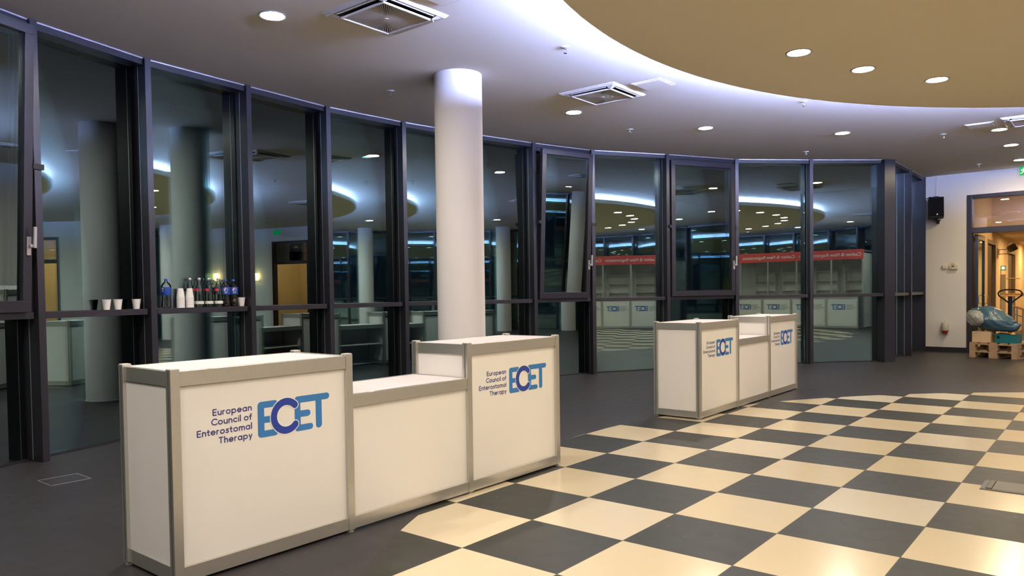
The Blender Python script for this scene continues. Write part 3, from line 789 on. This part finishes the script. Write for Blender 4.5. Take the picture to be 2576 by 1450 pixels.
def soda(loc, rz, label, fill, logo_big=True):
    t = thing('soda_bottle', loc, rz, label, 'bottle', 'cola bottles on the sill')
    body = [(0, .006), (.030, 0), (.046, .008), (.049, .022), (.046, .055), (.0415, .085), (.0425, .115), (.047, .130), (.048, .205), (.046, .222), (.036, .240), (.020, .256), (.0135, .264), (.0135, .272)]
    MB().lathe(body, n=32, cap=False).build('bottle_body', M['bottle'], t)
    MB().lathe([(.0485, .128), (.0488, .130), (.0488, .204), (.0485, .206)], n=40, cap=False).build('label_band', M['label_blue'], t)
    if fill > 0:
        pr = [(0, .008)] + [(max(0, rr_ - .0025), z) for rr_, z in body[1:] if z < fill]
        rl = pr[-1][0]; pr += [(rl, fill), (0, fill)]
        MB().lathe(pr, n=32, cap=False).build('drink', M['cola'], t)
    MB().lathe([(.0155, .266), (.0160, .268), (.0160, .286), (.0145, .288), (0, .288)], n=24, cap=False).build('cap', M['cap_blue'], t)
    # round emblem on the label, facing local -y
    s_ = .019 if logo_big else .010; zc = .178 if logo_big else .19
    def mpc(d): 
        def f_(a_, b_):
            rr_ = .0488 + d; th = -PI / 2 + a_ / rr_; return (rr_ * math.cos(th), rr_ * math.sin(th), zc + b_)
        return f_
    def poly(pts, d, mi, mb): mb.add([mpc(d)(*q) for q in pts], [tuple(range(len(pts)))], mi)
    em = MB()
    circ = lambda a0, a1, n=18: [(s_ * math.cos(R(a0 + (a1 - a0) * k / n)), s_ * math.sin(R(a0 + (a1 - a0) * k / n))) for k in range(n + 1)]
    full = [(1.12 * a_, 1.12 * b_) for a_, b_ in circ(0, 340)]
    poly(full, .0006, 0, em)
    top = circ(20, 205); wave = [(s_ * (-.5), s_ * -.12), (0, s_ * .12), (s_ * .5, s_ * .22)]
    poly(top + wave, .0010, 1, em)
    bot = circ(222, 360 + 2); wave2 = [(s_ * .45, s_ * .02), (0, s_ * -.20), (s_ * -.42, s_ * -.42)]
    poly(bot + wave2, .0010, 2, em)
    o = em.build('emblem', [M['logo_white'], M['red'], M['cap_blue']], t); o['label'] = 'round red white and blue emblem'
    # wordmark strokes beneath the emblem
    wm = MB(); k = 0
    GLW = {'p': GL['p'], 'e': GL['e'], 's': GL['s'], 'i': GL['i']}
    adv = 0; cap = .009 if logo_big else .006; word = 'pepsi'; tot = sum(GLW[c][0] + .1 for c in word) - .1
    for c in word:
        w, st = GLW[c]
        for pl in st:
            k += 1
            pts = [((adv - tot / 2 + q[0]) * cap, -s_ * 1.12 - .0125 + q[1] * cap) for q in pl]
            stroke(wm, pts, .0016, lambda a_, b_, kk=k: mpc(.0008 + kk * 3e-5)(a_, b_), n=4)
        adv += w + .1
    wm.build('wordmark', M['logo_white'], t)
    return t
la, ang = on_sill('m1', 'm2', .192, -.10); soda(la, R(25), 'empty cola bottle with blue label at the left end of the sill', 0, False)
la, ang = on_sill('m1', 'm2', .879, -.105); soda(la, R(62), 'cola bottle about one third full, left of the fuller one', .075)
la, ang = on_sill('m1', 'm2', .979, -.105); soda(la, R(70), 'nearly full dark cola bottle beside the single upright cup', .222)
def water(loc, rz, label):
    t = thing('water_bottle', loc, rz, label, 'bottle', 'glass water bottles on the sill')
    MB().lathe([(0, .008), (.030, 0), (.041, .004), (.0425, .012), (.0425, .120), (.0405, .160), (.034, .200), (.024, .235), (.0155, .262), (.014, .275), (.014, .285)], n=32, cap=False).build('bottle_body', M['bottle_green'], t)
    MB().lathe([(.0150, .276), (.0165, .278), (.0165, .298), (.0150, .300), (0, .300)], n=24, cap=False).build('cap', M['cap_silver'], t)
    MB().lathe([(.0429, .032), (.0432, .034), (.0432, .060), (.0429, .062)], n=36, cap=False).build('label_band', M['label_white'], t)
    rd = MB()
    for k in range(8):
        a0 = R(-150 + k * 10); a1 = R(-150 + (k + 1) * 10)
        zt = lambda a: .196 - .012 * abs((a - R(-110)) / R(40)); 
        r0, r1 = .0400, .0360
        rd.add([(r0 * math.cos(a0), r0 * math.sin(a0), .166), (r0 * math.cos(a1), r0 * math.sin(a1), .166), (r1 * math.cos(a1), r1 * math.sin(a1), zt(a1)), (r1 * math.cos(a0), r1 * math.sin(a0), zt(a0))], [(0, 1, 2, 3)])
    o = rd.build('shoulder_label', M['red'], t); o['label'] = 'small red shoulder label'
    return t
for along, lab in ((.541, 'clear glass water bottle nearest the paper cup stacks'), (.653, 'middle one of three clear glass water bottles'), (.767, 'clear glass water bottle nearest the cola bottles')):
    la, ang = on_sill('m1', 'm2', along + .01, -.085); water(la, R(10 + along * 40), lab)
la, ang = on_sill('m1', 'm2', .487, -.150); water(la, R(150), 'glass water bottle standing hidden behind the right cup stack')

# ------------------------------------------------------------------ floor fittings
t = thing('floor_hatch', (-3.37, -1.30, 0), R(0), 'small steel framed floor hatch in the dark stone at left', 'hatch')
a, b = .130, .140
MB().box(-a, -a + .007, -b, b, .0002, .003).box(a - .007, a, -b, b, .0002, .003).box(-a, a, -b, -b + .007, .0002, .003).box(-a, a, b - .007, b, .0002, .003).build('frame', M['bead'], t)
MB().box(-a + .007, a - .007, -b + .007, b - .007, .0001, .0015).build('lid', pbr('hatch_stone', (.032, .029, .029), .4, noise=.3, nscale=9), t)
t = thing('floor_socket_box', (2.16, 2.455, 0), R(0), 'grey floor socket box with lifted lid at the right edge', 'floor box')
a, b = .21, .145
hm = pbr('socket_box_grey', (.10, .085, .065), .5)
MB().box(-a, a, -b, -b + .016, .0003, .007).box(-a, a, b - .016, b, .0003, .007).box(-a, -a + .03, -b + .016, b - .016, .0003, .007).box(a - .03, a, -b + .016, b - .016, .0003, .007).build('frame', M['alu_dark'], t, bevel=.002)
MB().box(-a + .066, a - .03, -b + .016, b - .018, .0003, .009).build('lid', pbr('socket_lid', (.13, .125, .105), .5, noise=.15, nscale=15), t, bevel=.002)
MB().box(-a + .032, -a + .064, -b + .03, b - .016, .0003, .012).build('cable_flap', hm, t, bevel=.003)

# ------------------------------------------------------------------ pallets with load
PANG = math.atan2(-.21, .80)
def pallet(z, label):
    t = thing('pallet', (.43, 13.10, z), PANG, label, 'pallet', 'stacked pallets')
    w, d = .80, 1.02
    for k in range(3):
        x = (.0, .3275, .70)[k]; wd = (.10, .145, .10)[k]
        for y in (0., d / 2 - .05, d - .10):
            MB().box(x, x + wd, y, y + .10, .022, .100).build('block', M['wood'], t)
    for k in range(3):
        y = (0., d / 2 - .05, d - .10)[k]
        MB().box(0, w, y, y + .10, .100, .120).build('stringer_board', M['wood'], t)
    for k in range(3):
        x = (.0, .3275, .70)[k]; wd = (.10, .145, .10)[k]
        MB().box(x, x + wd, 0, d, .0, .022).build('bottom_board', M['wood'], t)
    for k in range(5):
        x = k * .169
        MB().box(x, x + .125, 0, d, .120, .142).build('top_board', M['wood'], t)
    return t
pallet(0.0, 'wooden pallet resting directly on the floor by the doorway')
pallet(.143, 'upper wooden pallet carrying the boxes and the bin bag')
def onp(x, y, z=0.):
    c, s = math.cos(PANG), math.sin(PANG)
    return (.43 + c * x - s * y, 13.10 + s * x + c * y, .285 + z)
t = thing('cardboard_box', onp(.02, .06), PANG, 'plain brown cardboard box on the left of the pallets', 'box')
MB().box(0, .32, 0, .24, .0005, .200).build('carton', M['cardboard'], t, bevel=.003)
MB().box(.002, .318, .002, .118, .200, .203).box(.002, .318, .122, .238, .200, .203).build('flap', M['cardboard'], t)
t = thing('orange_box', onp(.36, .30), PANG, 'small orange carton between brown box and teal crate', 'box')
MB().box(0, .16, 0, .22, .0005, .17).build('carton', M['orange_box'], t, bevel=.003)
MB().box(.005, .155, .005, .215, .17, .173).build('flap', M['orange_box'], t)
t = thing('plastic_crate', onp(.42, .03), PANG, 'teal plastic crate on the front right of the pallets', 'crate')
mb = MB().box(0, .35, 0, .008, .0005, .165).box(0, .35, .232, .24, .0005, .165).box(0, .008, .008, .232, .0005, .165).box(.342, .35, .008, .232, .0005, .165).box(.008, .342, .008, .232, .0005, .01)
mb.build('body', M['teal'], t)
MB().box(-.006, .356, -.006, .008, .150, .168).box(-.006, .356, .232, .246, .150, .168).box(-.006, .008, .008, .232, .150, .168).box(.342, .356, .008, .232, .150, .168).build('rim', M['teal'], t)
MB().box(.03, .075, -.003, -.0005, .085, .135).build('hand_hole', M['black'], t)
o = MB().lathe([(0, 0), (.03, .005), (.042, .03), (.036, .052), (.015, .066), (0, .068)], n=20).build('yellow_sponge', M['yellow']); o.location = onp(.68, .12, .135)
tag(o, 'rounded yellow sponge poking out of the teal crate', 'sponge')
# bin bag lying across the load
def lumpy(axis, radii, n=44, amp=.10, seed=1, steps=30, crease=1.):
    rnd = random.Random(seed); mb = MB(); vs = []; fs = []
    ph = [rnd.uniform(0, 6.3) for _ in range(12)]
    m = len(axis)
    def samp(a, t):
        i = min(int(t), m - 2); q = t - i; q = q * q * (3 - 2 * q) * .5 + q * .5
        return [x + (y - x) * q for x, y in zip(a[i], a[i + 1])]
    A = [Vector(samp(axis, (m - 1) * k / (steps - 1))) for k in range(steps)]
    B = [samp(radii, (m - 1) * k / (steps - 1)) for k in range(steps)]
    for i in range(steps):
        d = (A[min(i + 1, steps - 1)] - A[max(i - 1, 0)]).normalized()
        a = d.cross(Vector((0, 0, 1))).normalized(); b = a.cross(d)
        u_ = 9. * i / steps
        for k in range(n):
            th = 2 * PI * k / n
            q = math.sin(3 * th + ph[0] + u_ * .5) * .45 + math.sin(5 * th + ph[1] - u_ * .9) * .35
            q += crease * (.40 * (1 - 2 * abs(math.sin(4.5 * th + ph[2] + u_ * .8 + math.sin(u_ + ph[3])))) + .22 * (1 - 2 * abs(math.sin(8 * th + ph[4] - u_ * 1.6))))
            q = 1 + amp * q
            vs.append(A[i] + (a * math.cos(th) * B[i][0] + b * math.sin(th) * B[i][1]) * q)
    for i in range(steps - 1):
        for k in range(n):
            k2 = (k + 1) % n; fs.append((i * n + k, i * n + k2, (i + 1) * n + k2, (i + 1) * n + k))
    mb.add(vs, fs, 0, True)
    mb.add([vs[k] for k in range(n)], [tuple(range(n - 1, -1, -1))], 0, True)
    mb.add([vs[-n + k] for k in range(n)], [tuple(range(n))], 0, True)
    return mb
t = thing('bin_bag', onp(.0, .12, .2), PANG, 'blue bin bag with clear film inside lying on the loaded pallets', 'bag')
ax = [(.06, .07, .30), (.16, .08, .27), (.28, .08, .235), (.40, .08, .195), (.52, .08, .155), (.62, .07, .12), (.70, .06, .105), (.745, .05, .125), (.79, .05, .15)]
rd_ = [(.15, .16), (.20, .225), (.22, .235), (.21, .205), (.19, .165), (.15, .125), (.09, .085), (.035, .04), (.012, .02)]
lumpy(ax, rd_, seed=3, amp=.09).build('bag_body', M['bag'], t)
lumpy([(-.075, -.03, .345), (-.04, -.04, .33), (.03, -.06, .29), (.11, -.085, .25), (.19, -.125, .215), (.25, -.15, .19)], [(.015, .03), (.06, .085), (.115, .135), (.125, .155), (.08, .11), (.02, .03)], amp=.10, seed=5, crease=1.15).build('film', M['liner'], t)
lumpy([(-.06, .06, .33), (-.02, .06, .33), (.05, .07, .31), (.11, .08, .30)], [(.02, .03), (.10, .11), (.135, .165), (.15, .18)], amp=.08, seed=9).build('bag_collar', M['bag'], t)
# pallet truck behind
t = thing('pallet_truck', (.93, 14.50, 0), 0, 'black handled pallet truck standing behind the loaded pallets', 'pallet truck')
MB().tube([(0, 0, .25), (0, .01, 1.128)], .034).build('pole', M['black'], t)
lp = [(0, .01, .98), (-.09, .01, 1.06), (-.185, .01, 1.14), (-.20, .01, 1.19), (-.17, .01, 1.235), (-.09, .01, 1.258), (0, .01, 1.262), (.09, .01, 1.258), (.17, .01, 1.235), (.20, .01, 1.19), (.185, .01, 1.14), (.09, .01, 1.06), (.005, .01, .98)]
MB().tube(lp, .015).build('handle', M['black'], t)
MB().box(-.16, .16, -.02, .03, 1.125, 1.15).build('control_lever', M['yellow'], t, bevel=.008)
MB().box(-.165, -.155, -.025, .0, 1.14, 1.18).build('release_catch', M['red'], t)
MB().box(-.16, .16, -.02, .18, .10, .32).build('hydraulic_body', M['yellow'], t, bevel=.02)
for s_ in (-1, 1):
    MB().lathe([(.085, -.03), (.085, .03)], n=20).build('wheel', M['black'], t)
    w = [q for q in COL.objects if q.parent is t and q.name.startswith('wheel')][-1]
    w.rotation_euler = (0, R(90), 0); w.location = (s_ * .07, .12, .085)

# ------------------------------------------------------------------ registration booth behind the camera (seen in the glass)
BX = 11.14; B0, B1 = 1.95, 7.95
t = thing('registration_booth', (BX, B0, 0), 0, 'white registration booth with red fascia behind the camera, seen reflected', 'booth')
n = 6; pw = (B1 - B0) / n
for k in range(n + 1):
    MB().box(-.0, .045, k * pw - .022, k * pw + .022, 0, 2.32).build('post', M['alu'], t)
    MB().box(1.35, 1.395, k * pw - .022, k * pw + .022, 0, 2.5).build('post', M['alu'], t)
for k in range(n):
    MB().box(1.36, 1.38, k * pw + .022, (k + 1) * pw - .022, .02, 2.5).build('back_panel', M['panel'], t)
MB().box(.05, 1.36, B1 - B0 - .008, B1 - B0 + .008, .02, 2.5).build('side_panel', M['panel'], t)
MB().box(-.012, .04, -.02, B1 - B0 + .02, 2.30, 2.62).build('fascia', M['banner'], t)
MB().box(.04, 1.38, -.02, B1 - B0 + .02, 2.56, 2.60).build('lintel_frame', M['alu'], t)
for k in range(n):
    if k in (1,): continue
    y0 = k * pw + .12; y1 = (k + 1) * pw - .12
    sh = thing('shelf_rack', (1.05, 0, 0)); sh.parent = t
    MB().box(0, .30, y0, y0 + .018, .9, 1.95).box(0, .30, y1 - .018, y1, .9, 1.95).build('side', M['panel'], sh)
    for z in (.95, 1.27, 1.60, 1.93):
        MB().box(0, .30, y0 + .018, y1 - .018, z, z + .018).build('shelf', M['panel'], sh)
for k in range(n):  # unseen arm spots, added to brighten the booth interior
    sp = MB().tube([(.02, (k + .5) * pw, 2.60), (.30, (k + .5) * pw, 2.66)], .010).lathe([(.05, 2.60), (.035, 2.67), (.0, 2.68)], (.33, (k + .5) * pw, 0), 16)
    sp = sp.build('added_spotlight', M['black'], t)
    MB().lathe([(.001, 2.602), (.046, 2.602)], (.33, (k + .5) * pw, 0), 16, cap=False).build('lens', M['lens_booth_added'], sp)
def text_obj(body, size, parent, loc, rot, mat, name):
    c = bpy.data.curves.new(name, 'FONT'); c.body = body; c.size = size; c.align_x = 'CENTER'; c.align_y = 'CENTER'
    tmp = bpy.data.objects.new(name + '_src', c); COL.objects.link(tmp)
    dg = bpy.context.evaluated_depsgraph_get(); dg.update()
    me = bpy.data.meshes.new_from_object(tmp.evaluated_get(dg)); bpy.data.objects.remove(tmp); me.name = name
    me.materials.clear(); me.materials.append(mat)
    o = bpy.data.objects.new(name, me); COL.objects.link(o); o.parent = parent; o.location = loc; o.rotation_euler = rot
    return o
for k in range(3):
    text_obj('Cashier & New Registrations', .158, t, (-.0135, 1.02 + k * 2.0, 2.455), (R(90), 0, R(-90)), M['logo_white'], 'fascia_lettering')
def booth_counter(k):
    y0 = B0 + k * pw
    t = thing('booth_counter', (BX - .53, y0, 0), 0, 'white counter unit under the red booth fascia behind the camera', 'counter', 'booth counters')
    MB().box(-.02, .5, .0, .04, .012, 1.05).box(-.02, .5, pw - .04, pw, .012, 1.05).build('post', M['alu'], t)
    fp = MB().box(-.012, .0, .04, pw - .04, .085, .98).build('front_panel', M['panel'], t)
    MB().box(-.018, .01, .04, pw - .04, .014, .085).box(-.018, .01, .04, pw - .04, .98, 1.05).build('rail', M['alu'], t)
    MB().box(-.02, .5, .02, pw - .02, 1.05, 1.06).build('worktop', M['worktop'], t)
    ecet_logo(fp, -.012, pw - .40, sg=-1)
    return t
bc = booth_counter(0)
for k in range(1, n):
    dup(bc, (BX - .53, B0 + k * pw, 0), bc['label'])
# wall lamps on the far wall (seen reflected)
for s in (8.85, 9.2):
    t = thing('wall_lamp', wallpt(s, 0, 1.9), WANG, 'glowing amber wall lamp on the far wall, seen only reflected', 'lamp', 'amber wall lamps')
    MB().box(-.05, .05, -.03, -.001, -.04, .04).build('back_plate', M['bead'], t)
    MB().lathe([(.045, -.02), (.06, .22)], (0, -.09, 0), 20).build('lamp_shade', M['lamp_shade'], t)
t = thing('exit_sign', (6.95, 13.2, 3.33), R(0), 'green exit sign above the second doorway, seen only reflected', 'sign')
MB().box(-.16, .16, -.006, .006, 0, .16).build('sign_face', M['green_sign'], t)
MB().box(-.01, .01, -.006, .006, .16, .285).build('ceiling_mount', M['downlight_ring'], t)

# ------------------------------------------------------------------ night outside, render look
w = bpy.data.worlds.new('night'); S.world = w; w.use_nodes = True
bg = w.node_tree.nodes['Background']; bg.inputs['Color'].default_value = (.010, .013, .022, 1); bg.inputs['Strength'].default_value = .35
vs = S.view_settings
vs.view_transform = 'Standard'; vs.look = 'None'; vs.gamma = 1.0; vs.use_curve_mapping = False; vs.exposure = 0.70
cy = S.cycles
cy.use_denoising = True
cy.max_bounces = 10; cy.diffuse_bounces = 5; cy.glossy_bounces = 5; cy.transmission_bounces = 6; cy.transparent_max_bounces = 16
cy.sample_clamp_indirect = 6.0
cy.use_light_tree = True
cy.caustics_reflective = False; cy.caustics_refractive = False
